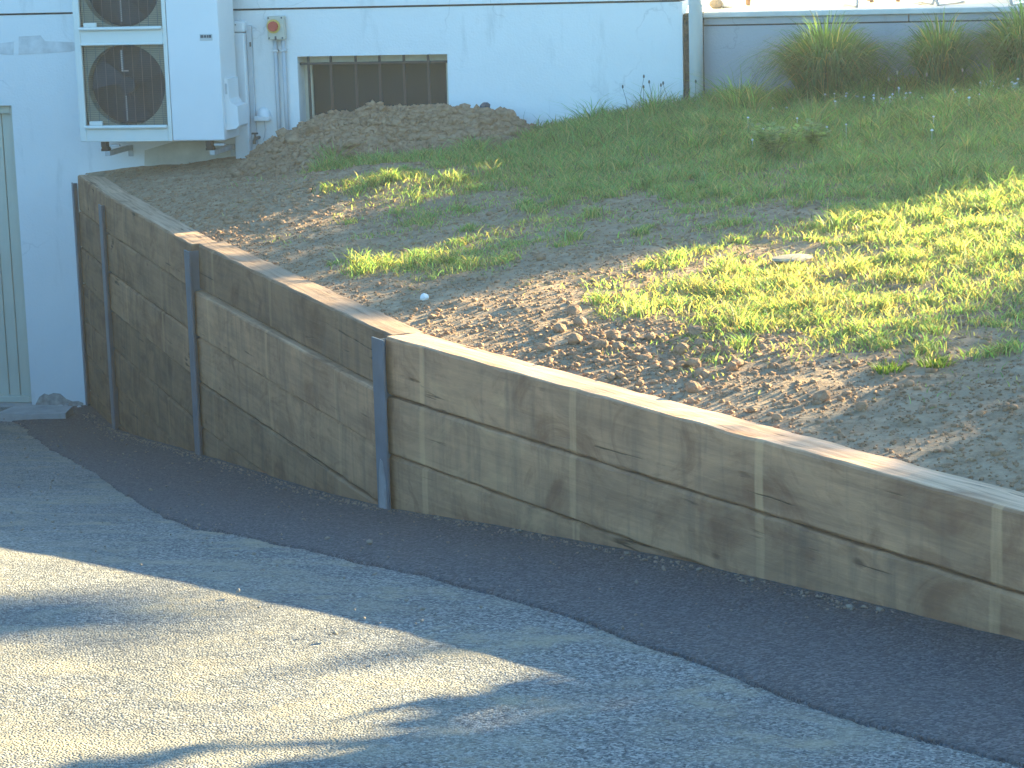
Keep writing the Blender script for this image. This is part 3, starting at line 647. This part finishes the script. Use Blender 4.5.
# clods --------------------------------------------------------------
def clod_field(name, px_, py_, pz_, size, mat, seed, parent=None):
    r = np.random.default_rng(seed); bm = bmesh.new(); bmesh.ops.create_icosphere(bm, subdivisions=1, radius=1)
    B = np.array([v.co for v in bm.verts]); Fc = np.array([[v.index for v in f.verts] for f in bm.faces]); bm.free()
    nvar = 14; vars_ = []
    for k_ in range(nvar):
        s = np.clip(1 + r.normal(0, .36, len(B)), .35, 1.8); vars_.append(B * s[:, None] * np.array([r.uniform(.8, 1.3), r.uniform(.8, 1.2), r.uniform(.55, .95)]))
    vars_ = np.array(vars_); n_ = len(px_); vi = r.integers(0, nvar, n_); a = r.uniform(0, 6.283, n_)
    P = vars_[vi] * size[:, None, None]; c, s = np.cos(a)[:, None], np.sin(a)[:, None]
    X = P[:, :, 0] * c - P[:, :, 1] * s + px_[:, None]; Y = P[:, :, 0] * s + P[:, :, 1] * c + py_[:, None]; Z = P[:, :, 2] + pz_[:, None]
    V = np.stack([X, Y, Z], -1).reshape(-1, 3); Fi = (Fc[None] + (np.arange(n_) * len(B))[:, None, None]).reshape(-1, 3)
    return mesh_arrays(name, V, Fi, np.full(len(Fi), 3), mat, parent)
r = np.random.default_rng(5)
n = 9000; x_ = r.uniform(1.3, 3.4, n); y_ = r.uniform(-1.3, -.04, n); s_ = np.clip(r.lognormal(-4.75, .55, n), .004, .05)
hz_ = heap_z(x_, y_); kp = hz_ > lawn_z(x_, y_) - .012; x_, y_, s_, hz_ = x_[kp], y_[kp], s_[kp], hz_[kp]
stuff(kid(clod_field('clods', x_, y_, hz_ + s_ * .2, s_, M['clod'], 61), heap))
# crumbs of dry earth over the bare soil
n = 170000; x_ = r.uniform(.1, 7.0, n); y_ = r.uniform(-9.6, -.03, n); a_ = wall_sd(x_, y_); kp = (a_ > .17) & (x_ < 6.9) & (y_ < -.02)
x_, y_, a_ = x_[kp], y_[kp], a_[kp]; gc = grass_cover(x_, y_); rough_zone = np.exp(-((x_ - 5.05) ** 2 / .5 + (y_ + 6.65) ** 2 / .35)) + .55 * np.exp(-((x_ - 2.1) ** 2 / .35 + (y_ + 2.7) ** 2 / .5)) + .4 * fbm(x_, y_, 1.2, 3, 71)
kp = r.random(len(x_)) < np.clip(.62 - gc * .8 + .5 * rough_zone, .03, 1); x_, y_, a_, rz_ = x_[kp], y_[kp], a_[kp], rough_zone[kp]
s_ = np.clip(r.lognormal(-5.5, .5, len(x_)) * (1 + .6 * np.clip(rz_, 0, 1)), .003, .022)
stuff(clod_field('soil_crumbs', x_, y_, surf_z(x_, y_) + s_ * .25, s_, M['clod'], 63), 'loose dry crumbs of earth on the bare soil', 'soil')
# grit washed along the foot of the wall and onto the asphalt
n = 1700; f_ = r.random(n) * 10.5; sl = np.concatenate([[0], np.cumsum(np.hypot(*np.diff(WP[:6], axis=0).T))]); wx_ = np.interp(f_, sl, WP[:6, 0]); wy_ = np.interp(f_, sl, WP[:6, 1])
of = np.abs(r.normal(0, .05, n)) + (r.random(n) < .4) * r.random(n) * 1.6 + .035; x_ = wx_ - of * .80; y_ = wy_ - of * .60
s_ = np.clip(r.lognormal(-5.7, .45, n), .0018, .011); kp = y_ < -.4; x_, y_, s_ = x_[kp], y_[kp], s_[kp]
stuff(clod_field('loose_grit', x_, y_, drive_full(x_, y_) + .023 + s_ * .2, s_, M['grit'], 64), 'loose grit and crumbs scattered on the asphalt along the wall', 'grit')
# larger clods that can be told apart
CL = [(4.59, -5.91), (4.66, -6.11), (4.84, -6.38), (4.89, -6.25), (4.93, -6.41), (5.0, -6.44), (5.06, -6.45), (5.17, -6.41), (5.15, -6.64), (5.21, -6.57), (5.26, -6.69), (5.34, -6.74), (5.4, -6.94), (5.38, -6.99), (5.23, -6.9), (5.13, -6.88), (5.27, -7.04), (4.89, -6.56), (4.59, -6.22), (5.06, -6.81), (5.27, -7.23), (4.81, -6.52), (4.69, -6.41), (4.57, -6.46), (5.05, -7.08), (5.32, -6.87), (5.9, -7.6), (5.75, -7.45), (6.05, -7.35)]
for i, (cx_, cy_) in enumerate(CL):
    s = random.uniform(.016, .03) * (1.25 if i in (0, 7, 8, 12) else 1)
    o = rock('soil_clod', M['clod'], (cx_, cy_, float(surf_z(np.array([cx_]), np.array([cy_]))[0]) + s * .45), (s * 1.15, s, s * .85), 100 + i, .3)
    tag(o, 'fist sized dry brown clod on the bare soil behind the sleepers', 'clod', 'earth clods behind the sleeper wall')
def sz(x, y): return float(surf_z(np.array([x]), np.array([y]))[0])
tag(rock('flat_stone', M['slab'], (5.43, -5.12, sz(5.43, -5.12) + .012), (.11, .06, .018), 201, .2), 'flat pale stone lying in the sunlit grass', 'stone')
tag(rock('stone', M['pebble_white'], (3.81, -5.36, sz(3.81, -5.36) + .012), (.026, .022, .018), 202, .2), 'small white stone on the soil above the middle post', 'stone')
tag(rock('stone', M['blue_stone'], (3.02, -.42, 2.165), (.036, .03, .03), 203, .2), 'blue grey stone on top of the soil heap', 'stone')
tag(rock('stone', M['clod'], (3.19, -.45, 2.11), (.055, .045, .04), 204, .25), 'big brown clod at the right end of the soil heap', 'clod')
# rubble at the corner of the house
rb = thing('plaster_rubble', 'crumbled plaster and concrete at the wall foot by the garage', 'rubble', (-.24, -.3, .04))
for i in range(9):
    s = random.uniform(.012, .03); o = rock('chunk', M['plaster_grey'] if i % 3 else M['flake'], (-.42 + i * .045 + random.uniform(-.02, .02), random.uniform(-.10, -.04), .045 + s * .4), (s * 1.2, s, s * .7), 300 + i, .3, 2); kid(o, rb)
kid(MB().prism([(-.43, -.62), (-.2, -.66), (.06, -.60), (.02, -.36), (-.2, -.33), (-.40, -.36)], 'z', -.1, .125).build('slab', M['concrete']), rb)

# ------------------------------------------------------------------ plants
def blades(name, bx_, by_, bz_, h, w, lean, mat, col, seed, droop=.35, parent=None, az=None, long=False):
    r = np.random.default_rng(seed); n_ = len(bx_); a = r.uniform(0, 6.283, n_) if az is None else az
    dx_, dy_ = np.cos(a), np.sin(a); f = r.uniform(0, 6.283, n_) if az is None else a + 1.57 + r.normal(0, .5, n_)
    wx, wy = np.cos(f) * w, np.sin(f) * w
    K = 6 if long else 3
    ts = np.linspace(0, 1, K + 1); P = []
    for t in ts:
        ww = (1 - .15 * t) if t < .5 else max(0, (1 - t)) * 1.85
        cx_ = bx_ + dx_ * lean * h * t ** 1.7; cy_ = by_ + dy_ * lean * h * t ** 1.7; cz_ = bz_ + h * (t - droop * t ** 2.6)
        if t < .999: P += [np.stack([cx_ - wx * ww, cy_ - wy * ww, cz_], -1), np.stack([cx_ + wx * ww, cy_ + wy * ww, cz_], -1)]
        else: P += [np.stack([cx_, cy_, cz_], -1)]
    nv = 2 * K + 1; V = np.stack(P, 1); base = (np.arange(n_) * nv)[:, None]
    fs = [base + np.array([[2 * k_, 2 * k_ + 1, 2 * k_ + 3, 2 * k_ + 2]]) for k_ in range(K - 1)] + [base + np.array([[2 * K - 2, 2 * K - 1, 2 * K]])]
    li = np.concatenate(fs, 1).ravel(); lt = np.tile([4] * (K - 1) + [3], n_)
    C = np.repeat(np.concatenate([col, np.ones((n_, 1))], 1)[:, None, :], nv, 1)
    return mesh_arrays(name, V.reshape(-1, 3), li, lt, mat, parent, False, C.reshape(-1, 4))
def grass_cols(n_, r, dry=.15, base=(.215, .315, .125)):
    c = np.array(base)[None] * (1 + r.normal(0, .22, (n_, 1))) * (1 + r.normal(0, .1, (n_, 3)))
    k_ = r.random(n_) < dry; c[k_] = np.array([.40, .34, .16]) * (1 + r.normal(0, .2, (k_.sum(), 1)))
    return np.clip(c, .01, .7)
r = np.random.default_rng(21)
n = 540000; x_ = r.uniform(1.6, 9.0, n); y_ = r.uniform(-8.2, -.02, n); kp = (wall_sd(x_, y_) > .35)
x_, y_ = x_[kp], y_[kp]; gc = grass_cover(x_, y_)
patch = fbm(x_, y_, 2.3, 4, 81) * 1.5 + fbm(x_, y_, 7.5, 2, 85) * .9
cov = np.clip((gc + patch * (1.15 - .65 * gc) - .17) * 1.5, 0, 1) * np.clip(gc * 2.2, 0, 1)
kp = (r.random(len(x_)) < cov) & ~((y_ > -1.0) & (x_ < 3.1) & (heap_z(x_, y_) > lawn_z(x_, y_) + .05)); x_, y_, gc, patch = x_[kp], y_[kp], gc[kp], patch[kp]
# longer towards the terrace and the house, cropped in the middle
tall = np.clip((y_ + 3.2) / 2.2, 0, 1) * np.clip((x_ - 3.6) / 1.5, 0, 1) + .55 * np.clip((y_ + 1.9) / .8, 0, 1)
hgt = (.022 + .030 * gc + .055 * np.clip(tall, 0, 1.2) + .03 * np.clip(patch, 0, .6)) * np.exp(r.normal(0, .33, len(x_)))
# bunch a third of the blades into small taller tufts
tc_ = r.integers(0, len(x_), 1500); mv = r.random(len(x_)) < .34; pick = tc_[r.integers(0, 1500, mv.sum())]
tsz = r.uniform(.6, 1.5, len(x_)); x_ = x_.copy(); y_ = y_.copy(); hgt[mv] = hgt[pick] * r.uniform(.8, 1.5, mv.sum()) * tsz[pick] + .012
nx_, ny_ = x_[pick] + r.normal(0, .028, mv.sum()), y_[pick] + r.normal(0, .028, mv.sum()); x_[mv] = nx_; y_[mv] = np.minimum(ny_, -.03)
dry = .34 - .2 * gc
c1 = grass_cols(len(x_), r, .12); k_ = r.random(len(x_)) < np.clip(dry + .25 * np.exp(-((x_ - 5.6) ** 2 / .9 + (y_ + 5.6) ** 2 / .8)) - .2 * np.clip(tall, 0, 1), .04, .5); c1[k_] = np.array([.42, .36, .17]) * (1 + r.normal(0, .2, (k_.sum(), 1)))
stuff(blades('lawn_grass', x_, y_, surf_z(x_, y_) - .004, hgt, .0022 + .0012 * r.random(len(x_)), r.uniform(.2, 1.1, len(x_)), M['leaf'], np.clip(c1, .01, .7), 22), 'patchy green lawn grass growing through the dry soil', 'grass')
print('lawn blades', len(x_))

# flattened straw and thatch between the living blades
n = 155000; x2 = r.uniform(1.9, 8.8, n); y2 = r.uniform(-8.0, -.1, n); g2 = grass_cover(x2, y2); p2 = fbm(x2, y2, 3.1, 3, 91)
kp = (wall_sd(x2, y2) > .4) & (r.random(n) < np.clip(g2 * 1.1 + p2 * .8 - .12, 0, .75)) & (x2 + .9 * y2 > -2.2 + 0 * x2 - 4) ; x2, y2 = x2[kp], y2[kp]
kp = ~((y2 > -1.1) & (x2 < 3.2)); x2, y2 = x2[kp], y2[kp]
c2 = np.array([.34, .29, .155]) * (1 + r.normal(0, .25, (len(x2), 1))); k_ = r.random(len(x2)) < .35; c2[k_] = np.array([.17, .22, .085]) * (1 + r.normal(0, .2, (k_.sum(), 1)))
stuff(blades('thatch', x2, y2, surf_z(x2, y2) + .004, .012 * np.exp(r.normal(0, .4, len(x2))), .0016 + .001 * r.random(len(x2)), r.uniform(2.0, 5.0, len(x2)), M['leaf'], np.clip(c2, .02, .7), 23, .6), 'flattened straw and thatch among the lawn grass', 'grass')

def tuft(name, label, cat, x0, y0, n_, rad_, h, spread, seed, col, w=.003, dry=.1, group=None, z0=None, droop=.4):
    r = np.random.default_rng(seed); a = r.uniform(0, 6.283, n_); q_ = np.sqrt(r.random(n_)) * rad_
    bx_ = x0 + np.cos(a) * q_; by_ = y0 + np.sin(a) * q_
    ln_ = spread * (.15 + .85 * (q_ / rad_) ** .8) * r.uniform(.6, 1.2, n_)
    z = (sz(x0, y0) if z0 is None else z0) - .01
    qn = (q_ / rad_) if h > .3 else 0 * q_; droop = droop + .5 * qn ** 1.5 * r.uniform(.5, 1.1, n_); ln_ = ln_ * (1 + .25 * qn)
    o = blades(name, bx_ - x0, by_ - y0, np.zeros(n_), h * r.uniform(.55, 1.08, n_) * (1 - .12 * qn), w * r.uniform(.7, 1.3, n_), ln_, M['leaf'], grass_cols(n_, r, dry, col), seed, droop, None, a + r.normal(0, .35, n_), h > .3)
    o.location = (x0, y0, z); return tag(o, label, cat, group)
tuft('ornamental_grass', 'large arching clump of ornamental grass against the terrace wall, leftmost', 'grass clump', 5.23, -.34, 3000, .17, 1.0, .50, 401, (.12, .21, .085), .0035, .08)
tuft('ornamental_grass', 'middle clump of ornamental grass against the terrace wall', 'grass clump', 5.94, -.30, 1500, .11, .92, .38, 402, (.12, .21, .085), .0035, .08)
tuft('ornamental_grass', 'rightmost clump of ornamental grass, cut by the picture edge', 'grass clump', 6.47, -.30, 2400, .15, 1.0, .45, 403, (.12, .21, .085), .0035, .08)
for i, (x0, y0, h_, lb) in enumerate([(5.32, -6.14, .075, 'bright green grass tuft in the sunlit lawn centre'), (5.97, -7.11, .06, 'small grass tuft on bare soil in the right hand shade'), (6.13, -7.08, .07, 'grass tuft in the right hand shade beside a smaller tuft'), (3.74, -4.5, .085, 'leafy grass tuft on the soil above the middle post'), (2.36, -1.25, .14, 'tall bright grass tuft at the foot of the soil heap')]):
    tuft('grass_tuft', lb, 'grass tuft', x0, y0, 170, .06, h_, .7, 420 + i, (.10, .17, .035), .0028, .08)
# broad leaved weeds
def leafy(name, label, x0, y0, h, spread, nst, seed):
    r = np.random.default_rng(seed); t = thing(name, label, 'weed', (x0, y0, sz(x0, y0)))
    V = []; C = []; n_ = 0; mb = MB()
    for i in range(nst):
        a = r.uniform(0, 6.283); hh = h * r.uniform(.55, 1); tx, ty = math.cos(a) * spread * r.uniform(.2, 1), math.sin(a) * spread * r.uniform(.2, 1)
        mb.tube([(0, 0, 0), (tx * .5, ty * .5, hh * .6), (tx, ty, hh)], [.002, .0016, .001], 5)
        for k_ in range(26):
            f = r.uniform(.35, 1); p = np.array([tx * f, ty * f, hh * f]); b = r.uniform(0, 6.283); L_ = r.uniform(.03, .055); d = np.array([math.cos(b), math.sin(b), r.uniform(-.2, .6)]); s = np.cross(d, [0, 0, 1]); s /= np.linalg.norm(s) + 1e-6
            V += [p, p + d * L_ * .5 + s * L_ * .32, p + d * L_, p + d * L_ * .5 - s * L_ * .32]; cc = np.array([.27, .36, .16]) * r.uniform(.7, 1.4); C += [(*cc, 1)] * 4
    mb.build('stem', M['weed_stem'], t)
    n_ = len(V) // 4
    mesh_arrays('leaves', np.array(V), np.arange(n_ * 4), np.full(n_, 4), M['leaf'], t, False, np.array(C))
leafy('leafy_weed', 'wide pale leafy weed in the shaded lawn', 5.08, -2.2, .22, .15, 13, 451)
leafy('leafy_weed', 'narrow pale leafy weed just right of the wide one', 5.28, -2.12, .22, .10, 9, 452)
leafy('leafy_weed', 'low leafy weed among white daisies near the terrace', 5.75, -1.3, .09, .14, 10, 453)
# dry seed stalks by the house corner
for i, (x0, y0, h_) in enumerate([(3.93, -.16, .20), (3.99, -.12, .25), (4.03, -.18, .19), (4.09, -.13, .20), (4.14, -.16, .18), (4.19, -.12, .17), (4.37, -.17, .16), (5.6, -.75, .2), (5.66, -.78, .24), (5.85, -.7, .2), (6.1, -.72, .22)]):
    t = thing('seed_stalk', 'thin dry seed stalk standing at the house corner' if i < 7 else 'pale dry grass stalk before the ornamental grass', 'weed', (x0, y0, sz(x0, y0)), 0, 'dry stalks at the house corner' if i < 7 else 'dry stalks by the terrace')
    lx = random.uniform(-.04, .04); MB().tube([(0, 0, 0), (lx * .4, 0, h_ * .6), (lx, 0, h_)], [.0022, .0018, .0012], 5).build('stem', M['brass'] if i < 7 else M['table_wood'], t)
    MB().tube([(lx, 0, h_ - .002), (lx, 0, h_ + .006), (lx, 0, h_ + .016), (lx, 0, h_ + .022)], [.003, .007, .006, .002], 6).build('seed_head', M['brass'] if i < 7 else M['slab'], t)
# white daisies
r = np.random.default_rng(33); n = 60; fx_ = np.concatenate([r.normal(5.62, .12, 16), r.uniform(4.9, 6.5, 24), r.normal(6.35, .08, 10), r.uniform(4.6, 6.4, 10)]); fy_ = np.concatenate([r.normal(-.75, .12, 16), r.uniform(-.85, -.55, 24), r.normal(-.7, .06, 10), r.uniform(-2.2, -.9, 10)])
mb = MB()
for x0, y0 in zip(fx_, fy_):
    z0 = sz(x0, y0); h_ = r.uniform(.07, .13); k0 = len(mb.v); rr = r.uniform(.006, .010)
    mb.tube([(x0, y0, z0), (x0, y0, z0 + h_)], .0012, 4); mb.tube([(x0, y0, z0 + h_), (x0, y0 - .002, z0 + h_ + .005)], [rr, rr * .6], 8)
stuff(mb.build('daisies', M['pebble_white']), 'small white daisies dotted through the grass by the terrace', 'flowers')

# ------------------------------------------------------------------ trees out to the right that shade the garden
def tree(name, label, base, trunk_h, cz, radii, nleaf, seed, leaf=.11, clumps=60, sq=2.0, soft=.13, tr=1.0, col=(.045, .075, .02)):
    r = np.random.default_rng(seed); t = thing(name, label, 'tree', base)
    mb = MB(); mb.tube([(0, 0, -.3), (.05, .02, trunk_h * .5), (.0, .05, trunk_h), (0, 0, cz + radii[2] * .5)], [.17 * tr, .13 * tr, .10 * tr, .03 * tr], 10)
    for i in range(9):
        a = r.uniform(0, 6.283); e = r.uniform(.2, .8); z1 = trunk_h * r.uniform(.8, 1.1)
        mb.tube([(0, 0, z1), (math.cos(a) * radii[0] * .4, math.sin(a) * radii[1] * .4, z1 + .5 * e), (math.cos(a) * radii[0] * .8, math.sin(a) * radii[1] * .8, cz + radii[2] * (e - .5))], [.06 * tr, .04 * tr, .015 * tr], 6)
    mb.build('trunk', M['bark'], t)
    D = r.uniform(-1, 1, (clumps * 6, 3)); D = D[(np.abs(D) ** sq).sum(1) < 1][:clumps]; clumps = len(D); cc = D * np.array(radii) * .9 + np.array([0, 0, cz])
    ci = r.integers(0, clumps, nleaf); P = cc[ci] + r.normal(0, 1, (nleaf, 3)) * np.array(radii).mean() * soft
    u = r.normal(size=(nleaf, 3)); u /= np.linalg.norm(u, axis=1)[:, None]; w = np.cross(u, r.normal(size=(nleaf, 3))); w /= np.linalg.norm(w, axis=1)[:, None]
    s = (leaf * r.uniform(.6, 1.2, nleaf))[:, None]
    V = np.stack([P - u * s, P + w * s * .42, P + u * s, P - w * s * .42], 1).reshape(-1, 3)
    C = np.repeat(np.concatenate([np.array(col)[None] * r.uniform(.7, 1.4, (nleaf, 1)), np.ones((nleaf, 1))], 1), 4, 0)
    mesh_arrays('crown', V, np.arange(nleaf * 4), np.full(nleaf, 4), M['tree_leaf'], t, False, C)
    return t
def sunpos(u, v): return (u * math.sin(SUN_AZ) - v * math.cos(SUN_AZ), u * math.cos(SUN_AZ) + v * math.sin(SUN_AZ))
tx, ty = sunpos(18, -5.02); tree('garden_tree', 'dense round topped tree beyond the terrace', (tx, ty, 2.4), 1.4, 2.81, (1.28, 1.28, 2.05), 24000, 501, clumps=220, sq=4.0, soft=.07)
tx, ty = sunpos(19, -6.3); tree('garden_tree', 'taller dense tree behind the round topped one', (tx, ty, 2.4), 1.4, 3.16, (.92, .92, 2.1), 18000, 505, clumps=200, sq=4.0, soft=.07)
tx, ty = sunpos(16.5, -6.85); tree('garden_tree', 'slender light leaved tree beside the dense one', (tx, ty, 2.4), 1.4, 2.5, (.5, .5, 1.95), 2600, 503, leaf=.08, clumps=40, sq=2.4, soft=.10)
tx, ty = sunpos(15, -11.8); tree('garden_tree', 'broad leafy tree to the right of the garden', (tx, ty, 2.4), 1.6, 2.82, (2.9, 2.9, 1.4), 38000, 502, clumps=300, sq=4.0, soft=.06)
tx, ty = sunpos(1.5, -11.42); tree('garden_shrub', 'tall airy shrub at the right edge of the garden', (tx, ty, 1.9), .5, 1.02, (1.75, 1.75, .60), 3000, 504, leaf=.08, clumps=90, soft=.038)
tx, ty = sunpos(20, -8.5); tree('garden_tree', 'unseen slim tree with a small crown added to shade the drive', (tx, ty, 2.4), 5.0, 5.88, (.5, .5, .12), 900, 506, leaf=.07, clumps=24, soft=.12, tr=.3)  # added out of view for the shadow patch its crown throws on the drive

# ------------------------------------------------------------------ unseen hedges added left of the drive to dim skylight and the window reflection
def added_hedge(name, label, pts, z0, h, thick, nleaf, seed):
    r = np.random.default_rng(seed); t = thing(name, label, 'added_hedge', (pts[0][0], pts[0][1], z0)); P = np.array(pts)
    f = r.random(nleaf) * (len(P) - 1); i = np.minimum(f.astype(int), len(P) - 2); w_ = (f - i)[:, None]; c = P[i] * (1 - w_) + P[i + 1] * w_
    X = np.concatenate([c + r.normal(0, thick, (nleaf, 2)), (h * r.random(nleaf) ** .8 + .15 * vn(c[:, 0] * 2, c[:, 1] * 2))[:, None]], 1) - np.array([pts[0][0], pts[0][1], 0])
    u = r.normal(size=(nleaf, 3)); u /= np.linalg.norm(u, axis=1)[:, None]; w = np.cross(u, r.normal(size=(nleaf, 3))); w /= np.linalg.norm(w, axis=1)[:, None]; s = (.09 * r.uniform(.6, 1.2, nleaf))[:, None]
    V = np.stack([X - u * s, X + w * s * .5, X + u * s, X - w * s * .5], 1).reshape(-1, 3)
    C = np.repeat(np.concatenate([np.array([.05, .08, .025])[None] * r.uniform(.7, 1.4, (nleaf, 1)), np.ones((nleaf, 1))], 1), 4, 0)
    mesh_arrays('foliage', V, np.arange(nleaf * 4), np.full(nleaf, 4), M['tree_leaf'], t, False, C)
    mb = MB()
    for k_ in range(0, len(P)): mb.tube([(P[k_][0] - pts[0][0], P[k_][1] - pts[0][1], -.4), (P[k_][0] - pts[0][0], P[k_][1] - pts[0][1], h * .7)], [.05, .02], 6)
    mb.build('stems', M['bark'], t)
added_hedge('added_hedge', 'unseen tall green hedgerow added left of the drive to block skylight', [(-4.1, -.5), (-4.0, -4.2), (-3.4, -9.2), (-2.2, -14.2), (-1, -18)], .2, 3.0, .38, 40000, 611)
added_hedge('added_hedge', 'unseen low hedgerow added for the window glass to reflect', [(-2.4, -6.5), (-1.5, -9.5), (-.5, -12.5)], 1.1, 1.0, .2, 16000, 612)

# ------------------------------------------------------------------ thin volume added to imitate lens veiling glare
hm = bpy.data.materials.new('glare_haze'); hm.use_nodes = True; hm.node_tree.nodes.clear()
ho = hm.node_tree.nodes.new('ShaderNodeOutputMaterial'); hv = hm.node_tree.nodes.new('ShaderNodeVolumePrincipled')
hv.inputs['Color'].default_value = (.86, .94, 1, 1); hv.inputs['Density'].default_value = .0015; hv.inputs['Anisotropy'].default_value = .35
hm.node_tree.links.new(hv.outputs[0], ho.inputs['Volume'])
stuff(MB().box(-310, 310, -310, 310, -1.8, 10.5).build('glare_haze', hm), 'thin air veil added in place of lens glare', 'glare_haze')
